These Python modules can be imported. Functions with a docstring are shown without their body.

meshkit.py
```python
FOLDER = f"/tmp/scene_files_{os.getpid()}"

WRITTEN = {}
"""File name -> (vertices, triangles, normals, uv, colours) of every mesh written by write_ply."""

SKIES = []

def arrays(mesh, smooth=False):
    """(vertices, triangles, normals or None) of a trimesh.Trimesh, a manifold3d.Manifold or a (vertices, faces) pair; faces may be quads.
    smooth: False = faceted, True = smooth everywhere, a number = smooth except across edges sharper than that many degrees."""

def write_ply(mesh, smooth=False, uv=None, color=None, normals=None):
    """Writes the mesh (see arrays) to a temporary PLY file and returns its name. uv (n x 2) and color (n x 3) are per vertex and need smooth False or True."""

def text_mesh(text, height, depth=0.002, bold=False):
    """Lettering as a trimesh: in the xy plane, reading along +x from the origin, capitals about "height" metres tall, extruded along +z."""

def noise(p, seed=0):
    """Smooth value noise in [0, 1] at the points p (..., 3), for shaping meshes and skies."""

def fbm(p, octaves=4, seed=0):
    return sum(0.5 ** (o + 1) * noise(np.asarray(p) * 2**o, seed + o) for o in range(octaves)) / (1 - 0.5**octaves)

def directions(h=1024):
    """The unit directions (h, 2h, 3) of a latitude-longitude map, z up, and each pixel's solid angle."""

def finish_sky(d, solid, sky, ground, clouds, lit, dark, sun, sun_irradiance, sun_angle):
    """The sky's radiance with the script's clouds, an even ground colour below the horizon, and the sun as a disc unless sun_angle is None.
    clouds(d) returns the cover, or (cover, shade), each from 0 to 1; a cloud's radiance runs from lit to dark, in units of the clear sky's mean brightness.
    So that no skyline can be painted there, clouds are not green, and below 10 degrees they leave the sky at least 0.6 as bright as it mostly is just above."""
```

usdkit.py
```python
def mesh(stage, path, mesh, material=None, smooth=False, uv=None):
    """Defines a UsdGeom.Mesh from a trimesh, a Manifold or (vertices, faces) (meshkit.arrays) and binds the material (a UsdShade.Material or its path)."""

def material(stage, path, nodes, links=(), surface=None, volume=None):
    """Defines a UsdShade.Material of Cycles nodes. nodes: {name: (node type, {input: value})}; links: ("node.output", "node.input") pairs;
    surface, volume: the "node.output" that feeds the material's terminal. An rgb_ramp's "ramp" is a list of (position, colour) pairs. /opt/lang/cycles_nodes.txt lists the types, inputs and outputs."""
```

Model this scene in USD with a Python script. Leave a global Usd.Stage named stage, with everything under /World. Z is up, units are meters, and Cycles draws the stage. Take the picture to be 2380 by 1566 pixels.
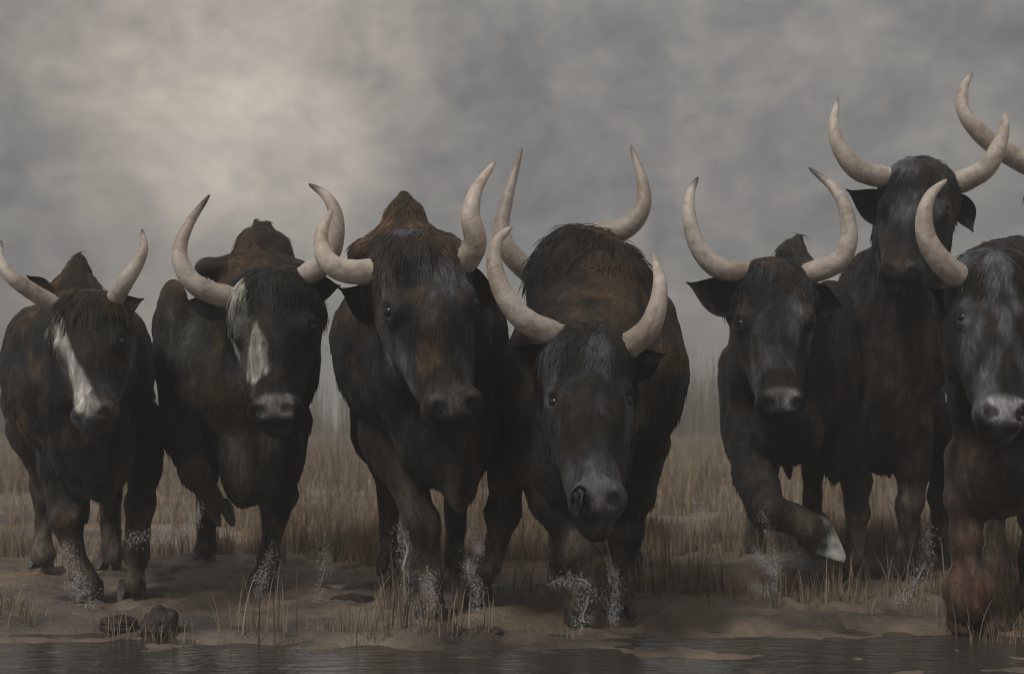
import math, random
import numpy as np, trimesh, usdkit, meshkit
from pxr import Usd, UsdGeom, UsdLux, UsdShade, Gf, Sdf, Vt

stage = Usd.Stage.CreateInMemory()
UsdGeom.SetStageUpAxis(stage, UsdGeom.Tokens.z)
UsdGeom.Xform.Define(stage, '/World')
UsdGeom.Scope.Define(stage, '/World/Looks')

# ------------------------------------------------------------------ camera, sky, sun
CAM_H, FPX, CX, HY = 0.70, 3270.0, 1190.0, 980.0      # eye height; focal length, centre and horizon on the 2380 wide picture
cam = UsdGeom.Camera.Define(stage, '/World/camera')
cam.AddTranslateOp().Set(Gf.Vec3d(0, 0, CAM_H)); cam.AddRotateXOp().Set(90.0)
cam.CreateHorizontalApertureAttr(36.0); cam.CreateVerticalApertureAttr(36.0 * 673 / 1024)
cam.CreateFocalLengthAttr(36.0 * FPX / 2380)
cam.CreateVerticalApertureOffsetAttr(36.0 * (HY - 783) / 2380)
cam.CreateFStopAttr(3.5); cam.CreateFocusDistanceAttr(4.7)
cam.CreateExposureAttr(0.0)

SUN_AZ, SUN_EL = math.radians(-150), math.radians(46)   # behind the camera's left shoulder, veiled by cloud
sun_dir = np.array([math.sin(SUN_AZ) * math.cos(SUN_EL), math.cos(SUN_AZ) * math.cos(SUN_EL), math.sin(SUN_EL)])
sun = UsdLux.DistantLight.Define(stage, '/World/sun')
sun.CreateNormalizeAttr(True); sun.CreateIntensityAttr(0.36); sun.CreateAngleAttr(14.0); sun.CreateColorAttr(Gf.Vec3f(1.0, 0.96, 0.9))
_z = Gf.Vec3d(*sun_dir); sun.AddOrientOp().Set(Gf.Quatf(Gf.Rotation(Gf.Vec3d(0, 0, 1), _z).GetQuat()))

glow_dir = np.array([-600 / FPX, 1.0, 850 / FPX]); glow_dir /= np.linalg.norm(glow_dir)
thin_dir = np.array([-560 / FPX, 1.0, 545 / FPX]); thin_dir /= np.linalg.norm(thin_dir)
SKY = 0.10
sky_m = usdkit.material(stage, '/World/Looks/sky_clouds', {
    "tc": ("texture_coordinate", {}),
    "sky": ("sky_texture", {"sky_type": "single_scattering", "sun_disc": False, "sun_elevation": SUN_EL, "sun_rotation": SUN_AZ, "aerosol_density": 3.0}),
    "map": ("mapping", {"mapping_type": "point", "rotation": (0.25, -0.5, 0.2), "scale": (4.6, 3.0, 6.0), "location": (0.3, 0.1, 0.62)}),
    "n1": ("noise_texture", {"scale": 1.55, "detail": 5.0, "roughness": 0.62, "distortion": 0.6}),
    "n2": ("noise_texture", {"scale": 4.6, "detail": 6.0, "roughness": 0.6, "distortion": 0.35}),
    "n3": ("noise_texture", {"scale": 1.1, "detail": 3.0, "roughness": 0.5, "distortion": 0.3}),
    "mixn": ("mix_float", {"fac": 0.45}),
    "tone": ("rgb_ramp", {"ramp": [(0.30, (1.02, 0.99, 1.02)), (0.42, (1.44, 1.37, 1.31)), (0.53, (1.98, 1.83, 1.64)), (0.68, (2.9, 2.6, 2.2))]}),
    "dot": ("vector_math", {"math_type": "dot_product", "vector2": tuple(glow_dir)}),
    "gl": ("map_range", {"range_type": "smootherstep", "from_min": 0.988, "from_max": 0.9995, "to_min": 0.0, "to_max": 1.0, "clamp": True}),
    "glr": ("math", {"math_type": "multiply"}),
    "dot2": ("vector_math", {"math_type": "dot_product", "vector2": tuple(thin_dir)}),
    "gl2": ("map_range", {"range_type": "smootherstep", "from_min": 0.9945, "from_max": 0.9998, "to_min": 0.0, "to_max": 0.42, "clamp": True}),
    "glow2": ("mix_color", {"blend_type": "add", "b": (1.5, 1.35, 1.15)}),
    "glow": ("mix_color", {"blend_type": "add", "b": (2.7, 2.25, 1.65)}),
    "cool": ("mix_color", {"blend_type": "multiply", "b": (0.86, 0.85, 0.90), "use_clamp": False}),
    "sep": ("separate_xyz", {}), "zen": ("map_range", {"from_min": 0.0, "from_max": 1.0, "to_min": 1.08, "to_max": 2.3, "clamp": True}), "zmul": ("vector_math", {"math_type": "scale"}),
    "coolf": ("map_range", {"from_min": 0.42, "from_max": 0.62, "to_min": 0.0, "to_max": 1.0, "clamp": True}),
    "mix": ("mix_color", {"fac": 0.93}),
    "bg": ("background_shader", {"strength": SKY}),
}, [("tc.generated", "map.vector"), ("map.vector", "n1.vector"), ("map.vector", "n2.vector"), ("map.vector", "n3.vector"),
    ("n1.fac", "mixn.a"), ("n2.fac", "mixn.b"), ("mixn.result", "tone.fac"),
    ("tc.generated", "dot.vector1"), ("dot.value", "gl.value"), ("gl.result", "glr.value1"), ("mixn.result", "glr.value2"),
    ("n3.fac", "coolf.value"), ("coolf.result", "cool.fac"), ("tone.color", "cool.a"),
    ("cool.result", "glow.a"), ("glr.value", "glow.fac"),
    ("sky.color", "mix.a"), ("tc.generated", "sep.vector"), ("sep.z", "zen.value"), ("tc.generated", "dot2.vector1"), ("dot2.value", "gl2.value"), ("glow.result", "glow2.a"), ("gl2.result", "glow2.fac"), ("glow2.result", "zmul.vector1"), ("zen.result", "zmul.scale"), ("zmul.vector", "mix.b"), ("mix.result", "bg.color")], surface="bg.background")
dome = UsdLux.DomeLight.Define(stage, '/World/sky')
dome.CreateIntensityAttr(1.0)
UsdShade.MaterialBindingAPI.Apply(dome.GetPrim()).Bind(sky_m)
dome.GetPrim().SetCustomDataByKey('kind', 'structure'); dome.GetPrim().SetCustomDataByKey('label', 'grey overcast sky with a pale warm break in the cloud')


# ------------------------------------------------------------------ helpers
def P(px, py, Y):
    """The point of the place that stands at depth Y metres behind this spot of the picture."""
    return np.array([(px - CX) / FPX * Y, Y, CAM_H + (HY - py) / FPX * Y])


def ground_at(px, py):
    """The point of the ground plane behind this spot of the picture."""
    return P(px, py, CAM_H * FPX / (py - HY))


used = {}


def numbered(name, parent='/World'):
    k = used.get((parent, name), 0); used[(parent, name)] = k + 1
    return name if k == 0 else f'{name}_{k:03d}'


def tag(o, label=None, cat=None, group=None, kind=None):
    o = o.GetPrim() if hasattr(o, 'GetPrim') else o
    for key, val in (('label', label), ('category', cat), ('group', group), ('kind', kind)):
        if val: o.SetCustomDataByKey(key, val)
    return o


def thing(name, label, cat, group=None, loc=(0, 0, 0)):
    x = UsdGeom.Xform.Define(stage, '/World/' + numbered(name)); x.AddTranslateOp().Set(Gf.Vec3d(*map(float, loc)))
    tag(x, label, cat, group)
    return x.GetPrim()


def part(name, mesh, mat, parent=None, smooth=True, color=None, origin=(0, 0, 0)):
    base = str(parent.GetPath()) if parent else '/World'
    v, f = (mesh.vertices, mesh.faces) if hasattr(mesh, 'vertices') else mesh
    m = usdkit.mesh(stage, f'{base}/{numbered(name, base)}', (np.asarray(v) - np.asarray(origin), f), mat, smooth=smooth)
    if color is not None:
        UsdGeom.PrimvarsAPI(m).CreatePrimvar('tint', Sdf.ValueTypeNames.Color3fArray, 'vertex').Set(Vt.Vec3fArray.FromNumpy(np.asarray(color, np.float32)))
    return m.GetPrim()


def curves(name, pts, widths, mat, parent, color=None):
    """pts (n, k, 3), widths (k,) or (n, k)"""
    base = str(parent.GetPath()) if parent else '/World'
    n, k, _ = pts.shape
    c = UsdGeom.BasisCurves.Define(stage, f'{base}/{numbered(name, base)}')
    c.CreateTypeAttr('linear'); c.CreateCurveVertexCountsAttr(Vt.IntArray.FromNumpy(np.full(n, k, np.int32)))
    c.CreatePointsAttr(Vt.Vec3fArray.FromNumpy(pts.reshape(-1, 3).astype(np.float32)))
    c.CreateWidthsAttr(Vt.FloatArray.FromNumpy(np.broadcast_to(widths, (n, k)).astype(np.float32).ravel())); c.SetWidthsInterpolation('vertex')
    if color is not None:
        UsdGeom.PrimvarsAPI(c).CreatePrimvar('tint', Sdf.ValueTypeNames.Color3fArray, 'vertex').Set(Vt.Vec3fArray.FromNumpy(np.repeat(color, k, 0).astype(np.float32)))
    UsdShade.MaterialBindingAPI.Apply(c.GetPrim()).Bind(mat)
    return c.GetPrim()


def mat(name, nodes, links, surface="p.BSDF", volume=None):
    return usdkit.material(stage, '/World/Looks/' + name, nodes, links, surface=surface, volume=volume)


# ------------------------------------------------------------------ materials
M = {}
M['coat'] = mat('coat', {
    "at": ("attribute", {"attribute": "tint"}), "tc": ("geometry", {}),
    "mp": ("mapping", {"mapping_type": "point", "scale": (9.0, 9.0, 3.2)}),
    "n": ("noise_texture", {"scale": 3.0, "detail": 6.0, "roughness": 0.7, "distortion": 0.8}),
    "mp2": ("mapping", {"mapping_type": "point", "scale": (150.0, 150.0, 28.0)}),
    "f": ("noise_texture", {"scale": 1.0, "detail": 4.0, "roughness": 0.6}),
    "r": ("rgb_ramp", {"ramp": [(0.3, (0.35, 0.34, 0.34)), (0.5, (0.9, 0.88, 0.86)), (0.72, (2.1, 2.0, 1.9))]}),
    "mul": ("mix_color", {"blend_type": "multiply", "fac": 1.0, "use_clamp": False}),
    "sum": ("math", {"math_type": "add"}),
    "b": ("bump", {"strength": 0.55, "distance": 0.012}),
    "p": ("principled_bsdf", {"roughness": 0.6, "specular_ior_level": 0.22, "sheen_weight": 0.05, "sheen_roughness": 0.4})},
    [("tc.position", "mp.vector"), ("mp.vector", "n.vector"), ("tc.position", "mp2.vector"), ("mp2.vector", "f.vector"), ("n.fac", "r.fac"),
     ("at.color", "mul.a"), ("r.color", "mul.b"), ("mul.result", "p.base_color"), ("n.fac", "sum.value1"), ("f.fac", "sum.value2"), ("sum.value", "b.height"), ("b.normal", "p.normal")])
M['hair'] = mat('coat_hair', {"at": ("attribute", {"attribute": "tint"}), "p": ("principled_bsdf", {"roughness": 0.55, "specular_ior_level": 0.25})}, [("at.color", "p.base_color")])
M['horn'] = mat('horn', {
    "at": ("attribute", {"attribute": "tint"}), "tc": ("geometry", {}), "n": ("noise_texture", {"scale": 17.0, "detail": 6.0, "roughness": 0.68, "distortion": 1.6}),
    "r": ("rgb_ramp", {"ramp": [(0.28, (0.50, 0.46, 0.42)), (0.48, (0.86, 0.83, 0.80)), (0.75, (1.12, 1.12, 1.12))]}),
    "mul": ("mix_color", {"blend_type": "multiply", "fac": 1.0, "use_clamp": False}),
    "b": ("bump", {"strength": 0.6, "distance": 0.007}),
    "p": ("principled_bsdf", {"roughness": 0.42, "specular_ior_level": 0.4})},
    [("tc.position", "n.vector"), ("n.fac", "r.fac"), ("at.color", "mul.a"), ("r.color", "mul.b"), ("mul.result", "p.base_color"), ("n.fac", "b.height"), ("b.normal", "p.normal")])
M['hoof'] = mat('hoof', {"tc": ("geometry", {}), "n": ("noise_texture", {"scale": 30.0, "detail": 4.0}), "r": ("rgb_ramp", {"ramp": [(0.3, (0.03, 0.027, 0.024)), (0.7, (0.11, 0.1, 0.09))]}),
    "p": ("principled_bsdf", {"roughness": 0.5})}, [("tc.position", "n.vector"), ("n.fac", "r.fac"), ("r.color", "p.base_color")])
M['pale_hoof'] = mat('pale_hoof', {"at": ("attribute", {"attribute": "tint"}), "p": ("principled_bsdf", {"roughness": 0.45})}, [("at.color", "p.base_color")])
M['red_hoof'] = mat('red_hoof', {"tc": ("geometry", {}), "n": ("noise_texture", {"scale": 24.0, "detail": 4.0}), "r": ("rgb_ramp", {"ramp": [(0.3, (0.035, 0.02, 0.015)), (0.7, (0.08, 0.042, 0.03))]}),
    "p": ("principled_bsdf", {"roughness": 0.7})}, [("tc.position", "n.vector"), ("n.fac", "r.fac"), ("r.color", "p.base_color")])
M['eye'] = mat('eye', {"p": ("principled_bsdf", {"base_color": (0.012, 0.01, 0.009), "roughness": 0.2})}, [])


# ------------------------------------------------------------------ smooth bodies: signed distances and surface nets
class Body:
    def __init__(self): self.prims = []
    def cone(self, a, b, r1, r2, k=0.04): self.prims.append(('c', np.asarray(a, float), np.asarray(b, float), r1, r2, k)); return self
    def ball(self, c, r, R=None, k=0.05):
        """an ellipsoid with half axes r along the rows of R"""
        self.prims.append(('e', np.asarray(c, float), np.asarray(r, float) * np.ones(3), np.eye(3) if R is None else np.asarray(R, float), None, k)); return self
    def cut(self, c, r, R=None, k=0.01): self.prims.append(('x', np.asarray(c, float), np.asarray(r, float) * np.ones(3), np.eye(3) if R is None else np.asarray(R, float), None, k)); return self

    def bounds(self):
        lo, hi = np.full(3, 1e9), np.full(3, -1e9)
        for t, a, b, c, d, k in self.prims:
            if t == 'c': pts = [a - c, a + c, b - d, b + d]
            elif t == 'e': pts = [a - b.max(), a + b.max()]
            else: continue
            lo, hi = np.minimum(lo, np.min(pts, 0)), np.maximum(hi, np.max(pts, 0))
        return lo - 0.05, hi + 0.05

    def one(self, prim, p):
        t, a, b, c, d, k = prim
        if t == 'c':
            ab = b - a; q = p - a.astype(np.float32); tt = np.clip(q @ (ab / max(ab @ ab, 1e-9)).astype(np.float32), 0, 1)
            q = q - tt[..., None] * ab.astype(np.float32)
            return np.sqrt((q * q).sum(-1)) - (c + (d - c) * tt)
        q = (p - a.astype(np.float32)) @ c.T.astype(np.float32)
        k0 = np.sqrt(((q / b.astype(np.float32)) ** 2).sum(-1)); k1 = np.sqrt(((q / (b ** 2).astype(np.float32)) ** 2).sum(-1))
        return k0 * (k0 - 1) / np.maximum(k1, 1e-6)

    @staticmethod
    def join(out, e, t, k):
        if t == 'x':
            h = np.clip(0.5 - 0.5 * (out + e) / k, 0, 1); return out * (1 - h) - e * h + k * h * (1 - h)
        h = np.clip(0.5 + 0.5 * (out - e) / k, 0, 1); return out * (1 - h) + e * h - k * h * (1 - h)

    def mesh(self, h, wobble=None):
        lo, hi = self.bounds(); B = 6
        nb = np.ceil((hi - lo) / (h * B)).astype(int) + 1
        idx = np.stack(np.meshgrid(*[np.arange(n) for n in nb], indexing='ij'), -1).reshape(-1, 3)
        cen = (lo + (idx * B + (B - 1) / 2) * h).astype(np.float32); rad = h * B * 0.87
        d = np.full(len(cen), 1e3, np.float32); E = []
        for pr in self.prims:
            e = self.one(pr, cen); E.append(e); d = self.join(d, e, pr[0], pr[5])
        near = np.nonzero(np.abs(d) < rad + 0.05)[0]
        V = np.repeat(np.repeat(np.repeat(np.where(d < 0, -1.0, 1.0).astype(np.float32).reshape(nb), B, 0), B, 1), B, 2)
        off = np.stack(np.meshgrid(*[np.arange(B)] * 3, indexing='ij'), -1).reshape(-1, 3)
        fi = idx[near][:, None] * B + off[None]
        pts = (lo + fi * h).astype(np.float32); val = np.full(pts.shape[:2], 1e3, np.float32)
        for pr, e in zip(self.prims, E):
            w = np.nonzero(e[near] < rad * 1.25 + pr[5] + 0.04)[0]
            val[w] = self.join(val[w], self.one(pr, pts[w]), pr[0], pr[5])
        fi, pts, val = fi.reshape(-1, 3), pts.reshape(-1, 3), val.ravel()
        if wobble is not None:
            w = np.abs(val) < 0.035; val[w] += wobble(pts[w])
        V[fi[:, 0], fi[:, 1], fi[:, 2]] = val
        return surface_nets(V, lo, h)


def surface_nets(V, lo, h):
    S = V < 0; n = np.array(V.shape)
    acc = np.zeros((*(n - 1), 3), np.float32); cnt = np.zeros(n - 1, np.int16)
    sl = lambda o, m=1: tuple(slice(o[i], n[i] - 1 + o[i]) for i in range(3))
    for ax in range(3):
        o1, o2 = [i for i in range(3) if i != ax]
        for u in (0, 1):
            for w in (0, 1):
                a = [0, 0, 0]; a[o1], a[o2] = u, w; b = list(a); b[ax] = 1
                va, vb = V[sl(a)], V[sl(b)]; x = (va < 0) != (vb < 0)
                i = np.nonzero(x); t = va[i] / (va[i] - vb[i])
                pt = np.zeros((len(t), 3), np.float32); pt[:, o1], pt[:, o2], pt[:, ax] = u, w, t
                acc[i] += pt; cnt[i] += 1
    cells = np.stack(np.nonzero(cnt), -1); ids = np.full(n - 1, -1, np.int64); ids[tuple(cells.T)] = np.arange(len(cells))
    verts = lo + (cells + acc[tuple(cells.T)] / cnt[tuple(cells.T)][:, None]) * h
    faces = []
    for ax in range(3):
        o1, o2 = (ax + 1) % 3, (ax + 2) % 3
        a = [slice(None)] * 3; b = [slice(None)] * 3; a[ax], b[ax] = slice(0, -1), slice(1, None)
        x = S[tuple(a)] != S[tuple(b)]
        e = np.stack(np.nonzero(x), -1)
        e = e[(e[:, o1] > 0) & (e[:, o2] > 0) & (e[:, o1] < n[o1] - 1) & (e[:, o2] < n[o2] - 1)]
        q = []
        for du, dv in ((-1, -1), (0, -1), (0, 0), (-1, 0)):
            c = e.copy(); c[:, o1] += du; c[:, o2] += dv; q.append(ids[tuple(c.T)])
        q = np.stack(q, 1); flip = ~S[tuple(e.T)]
        q[flip] = q[flip][:, ::-1]; faces.append(q)
    q = np.vstack(faces); q = q[(q >= 0).all(1)]
    m = trimesh.Trimesh(verts, np.vstack([q[:, [0, 1, 2]], q[:, [0, 2, 3]]]), process=False)
    bits = m.split(only_watertight=False) if False else [m]
    return bits[0]


def catmull(pts, n):
    pts = np.asarray(pts, float); q = np.vstack([2 * pts[0] - pts[1], pts, 2 * pts[-1] - pts[-2]])
    out = []
    for x in np.linspace(0, len(pts) - 1, n):
        i = min(int(x), len(pts) - 2); t = x - i; a, b, c, d = q[i:i + 4]
        out.append(0.5 * (2 * b + (c - a) * t + (2 * a - 5 * b + 4 * c - d) * t * t + (3 * b - a - 3 * c + d) * t ** 3))
    return np.array(out)


def tube(path, radii, sides=14, flat=1.0, cap=True):
    path = np.asarray(path, float); n = len(path); T = np.gradient(path, axis=0); T /= np.linalg.norm(T, axis=1, keepdims=True)
    u = np.cross(T[0], [0.31, 0.9, 0.2]); u /= np.linalg.norm(u); rings = []
    for i in range(n):
        u = u - (u @ T[i]) * T[i]; u /= np.linalg.norm(u); w = np.cross(T[i], u)
        a = np.arange(sides) / sides * 2 * np.pi
        rings.append(path[i] + radii[i] * (np.cos(a)[:, None] * u + flat * np.sin(a)[:, None] * w))
    v = np.vstack(rings); f = []
    for i in range(n - 1):
        for j in range(sides):
            a, b = i * sides + j, i * sides + (j + 1) % sides
            f += [[a, b, b + sides], [a, b + sides, a + sides]]
    if cap:
        v = np.vstack([v, path[0], path[-1]])
        for j in range(sides):
            f += [[j + 0, n * sides, (j + 1) % sides][::-1], [(n - 1) * sides + j, (n - 1) * sides + (j + 1) % sides, n * sides + 1]]
    return v, np.array(f)


unit = lambda x: np.asarray(x, float) / np.linalg.norm(x)


def horn_mesh(pts, r):
    path = catmull(pts, 64); t = np.linspace(0, 1, 64)
    rad = r * (0.94 * (1 - t) ** 0.62 + 0.06) * (1 - 0.1 * np.exp(-((t - 0.03) / 0.05) ** 2)) * (1 + 0.035 * np.sin(t * 70 + 1.5 * np.sin(t * 23)) * (1 - t) ** 4)
    v, f = tube(path, rad, 18)
    return v, f, np.concatenate([np.repeat(t, 18), [0, 1]])


def ear_mesh(base, tip, width, face):
    """a cupped leaf with thickness, opening towards face"""
    ax = tip - base; L = np.linalg.norm(ax); ax /= L
    nrm = unit(face - (face @ ax) * ax); sd = np.cross(ax, nrm)
    nu, nv = 15, 9; grid = np.zeros((2, nu, nv, 3))
    for i, t in enumerate(np.linspace(0, 1, nu)):
        w = width * (0.42 + 0.95 * math.sin(math.pi * min(t * 1.02, 1)) ** 0.8 - 0.42 * t) * (1 - t ** 4) + 0.002
        for j, s in enumerate(np.linspace(-1, 1, nv)):
            c = base + ax * (t * L) + sd * s * w + nrm * (0.55 * w * (s * s - 0.6) - 0.05 * L * math.sin(math.pi * t)) - sd * 0.18 * L * t * t * 0
            th = 0.009 * (1 - 0.75 * abs(s)) * (1 - 0.6 * t) + 0.002
            grid[0, i, j], grid[1, i, j] = c + nrm * th, c - nrm * th
    v = grid.reshape(-1, 3); N = nu * nv; f = []
    for i in range(nu - 1):
        for j in range(nv - 1):
            a, b, c, d = i * nv + j, i * nv + j + 1, (i + 1) * nv + j + 1, (i + 1) * nv + j
            f += [[a, b, c], [a, c, d], [N + a, N + c, N + b], [N + a, N + d, N + c]]
    edge = [(i * nv) for i in range(nu)] + [(nu - 1) * nv + j for j in range(1, nv)] + [i * nv + nv - 1 for i in range(nu - 2, -1, -1)] + [j for j in range(nv - 2, 0, -1)]
    for k in range(len(edge)):
        a, b = edge[k], edge[(k + 1) % len(edge)]
        f += [[a, N + a, N + b], [a, N + b, b]]
    return v, np.array(f)


def hoof_mesh(top, toe, r, scale=1.0):
    """two claws side by side; top = pastern joint, toe = direction the claws point"""
    toe = unit(toe); down = np.array([0, 0, -1.0]); down = unit(down - 0.0 * toe)
    side = unit(np.cross(toe, [0, 0, 1.0])) if abs(toe[2]) < 0.9 else np.array([1.0, 0, 0]); upv = np.cross(side, toe)
    out = []
    for s in (-1, 1):
        pts = []
        for t, w, y0, y1 in ((-0.75, 0.36, -1.0, 0.25), (0.0, 0.5, -1.0, 0.62), (0.8, 0.42, -1.0, -0.1), (1.35, 0.2, -1.0, -0.7)):
            for yy in (y0, y1):
                ww = w * (1.0 if yy == y0 else 0.82)
                for q in (-0.92, 0.92):
                    pts.append(top + r * scale * (toe * t + side * (s * 0.53 + q * ww * 1.0 * 0.98) + upv * yy))
        m = trimesh.convex.convex_hull(np.array(pts)); m = m.subdivide().subdivide().subdivide(); trimesh.smoothing.filter_laplacian(m, lamb=.5, iterations=5); out.append(m)
    return trimesh.util.concatenate(out)


# ------------------------------------------------------------------ the bulls
BLACK, BROWN, OCHRE, SLATE = np.array([0.0125, 0.0122, 0.0126]), np.array([0.023, 0.0175, 0.0125]), np.array([0.115, 0.068, 0.032]), np.array([0.120, 0.130, 0.152])


def make_bull(label, d, seed):
    rng = np.random.default_rng(seed); Yh, Yl = d['Yh'], d['Yl']
    P0 = P(*d['poll'], Yh); P1 = P(*d['muzzle'], Yh - d.get('nose', 0.16))
    A = unit(P1 - P0); L = np.linalg.norm(P1 - P0); yaw = math.radians(d.get('yaw', 0))
    N = np.array([math.sin(yaw), -math.cos(yaw), 0.0]); N = unit(N - (N @ A) * A); S = np.cross(A, N); S = S if S[0] > 0 else -S
    W = d.get('wide', 1.0)
    H = lambda s, a, n: P0 + L * (s * W * S + a * A + n * N)
    R = np.stack([S, A, N])
    b = Body()
    # torso, going back from the shoulders
    _c = P(*d['chest'][0][:2], Yl); yb = math.atan2(_c[0], _c[1]) + math.radians(d.get('body_yaw', 0)); bk = np.array([math.sin(yb), math.cos(yb), 0]); sd = np.array([math.cos(yb), -math.sin(yb), 0])
    Rb = np.stack([sd, bk, [0, 0, 1.0]])
    cx, cy, crx, cry = d['chest'][0]
    C = P(cx, cy, Yl); crx, cry = crx / FPX * Yl, cry / FPX * Yl
    hx, hy, hr = d['hump']; hr = hr / FPX * (Yl + 0.1)
    hump = P(hx, hy, Yl + 0.1) - np.array([0, 0, hr + d.get('sink', 0.0)])
    length = d.get('length', 1.25); back = min(hump[2] + hr - 0.13, 1.26); rz = back - 0.27
    b.ball(C + bk * 0.06, (crx, 0.30, cry), Rb, 0.07)
    mid = C + bk * (0.5 * length) ; mid[2] = 0.86
    b.ball(mid, (min(crx, 0.30) * 0.96, 0.56 * length, 0.33), Rb, 0.10)
    rump = C + bk * length; rump[2] = rz
    b.ball(rump, (0.225, 0.30, 0.27), Rb, 0.10)
    b.cone(hump, rump + np.array([0, 0, 0.12]), hr * 0.72, 0.13, 0.10)
    b.ball(hump, (hr * d.get('hump_wide', 1.0), max(hr * 1.5, .1), hr), Rb, 0.06)
    b.cone(hump, hump + bk * .08 - [0, 0, .27], hr * .8, .15, .05)
    for (x, y, rx, ry), dy in zip(d['chest'][1:], d.get('chest_dy', [-0.12] * 9)):
        Yc = Yl + dy; b.ball(P(x, y, Yc), (rx / FPX * Yc, 0.17, ry / FPX * Yc), Rb, 0.06)
    # neck and dewlap
    nk = H(0, 0.16, -0.34); thr = H(0, 0.42, -0.5)
    b.cone(nk, 0.5 * hump + 0.5 * C + np.array([0, -0.02, cry * d.get('nape', 0.0)]), 0.28 * L * min(W, 1.1), crx * d.get('neck', .6), 0.07)
    b.cone(H(0, 0.14, -0.3), hump + np.array([0, -0.0, -0.08]), 0.22 * L, hr * 0.7, 0.06)
    b.cone(thr, C + np.array([0, -0.12, -0.05]), 0.2 * L, crx * 0.62, 0.08)
    for (x, y, r, dy) in d.get('dewlap', []):
        b.ball(P(x, y, Yl + dy), (0.05, 0.14, r / FPX * Yl), Rb, 0.08)
    # head
    b.cone(H(-.105, .09, -.19), H(.105, .09, -.19), .15 * L, .15 * L, .05)
    b.cone(H(0, .08, -.2), H(0, .44, -.17), .185 * L, .17 * L, .05)
    for s in (-1, 1):
        b.ball(H(s * .175, .33, -.135), .085 * L, None, .035)                 # brow
        b.cone(H(s * .13, .36, -.30), H(s * .075, .74, -.2), .125 * L, .085 * L, .04)   # cheek
    b.cone(H(0, .36, -.13), H(0, .84, -.115), .125 * L, .10 * L, .05)         # bridge
    b.cone(H(0, .36, -.42), H(0, .84, -.25), .14 * L, .085 * L, .05)          # jaw
    b.ball(H(0, .885, -.13), (.158 * L * W, .095 * L, .12 * L), R, .04)        # muzzle
    b.ball(H(0, .965, -.21), (.1 * L * W, .06 * L, .08 * L), R, .03)           # chin
    for s in (-1, 1): b.ball(H(s * .095, .875, -.055), (.055 * L, .06 * L, .05 * L), R, .02)   # nostril wings
    for chain in d.get('peak', []):                                           # the sharp crest of the hump
        for q0, q1 in zip(chain[:-1], chain[1:]):
            y0, y1 = Yl + .12, Yl + .12; b.cone(P(q0[0], q0[1], y0), P(q1[0], q1[1], y1), q0[2] / FPX * y0, q1[2] / FPX * y1, .02)
    # legs
    for leg in d['legs']:
        pts = [P(*q[:3]) if len(q) == 3 else ground_at(*q) + [0, 0, 0.085] for q in leg['pts']]
        rr = leg.get('r', [0.100, 0.064, 0.047, 0.035, 0.041])
        for i in range(len(pts) - 1): b.cone(pts[i], pts[i + 1], rr[min(i, 4)], rr[min(i + 1, 4)], .035)
        for q, s in leg.get('knobs', [(2, 0.054)]):
            if q < len(pts): b.ball(pts[q], s, None, .03)
        leg['end'] = pts[-1]; leg['dir'] = unit(pts[-1] - pts[-2])
    hind = []
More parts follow.
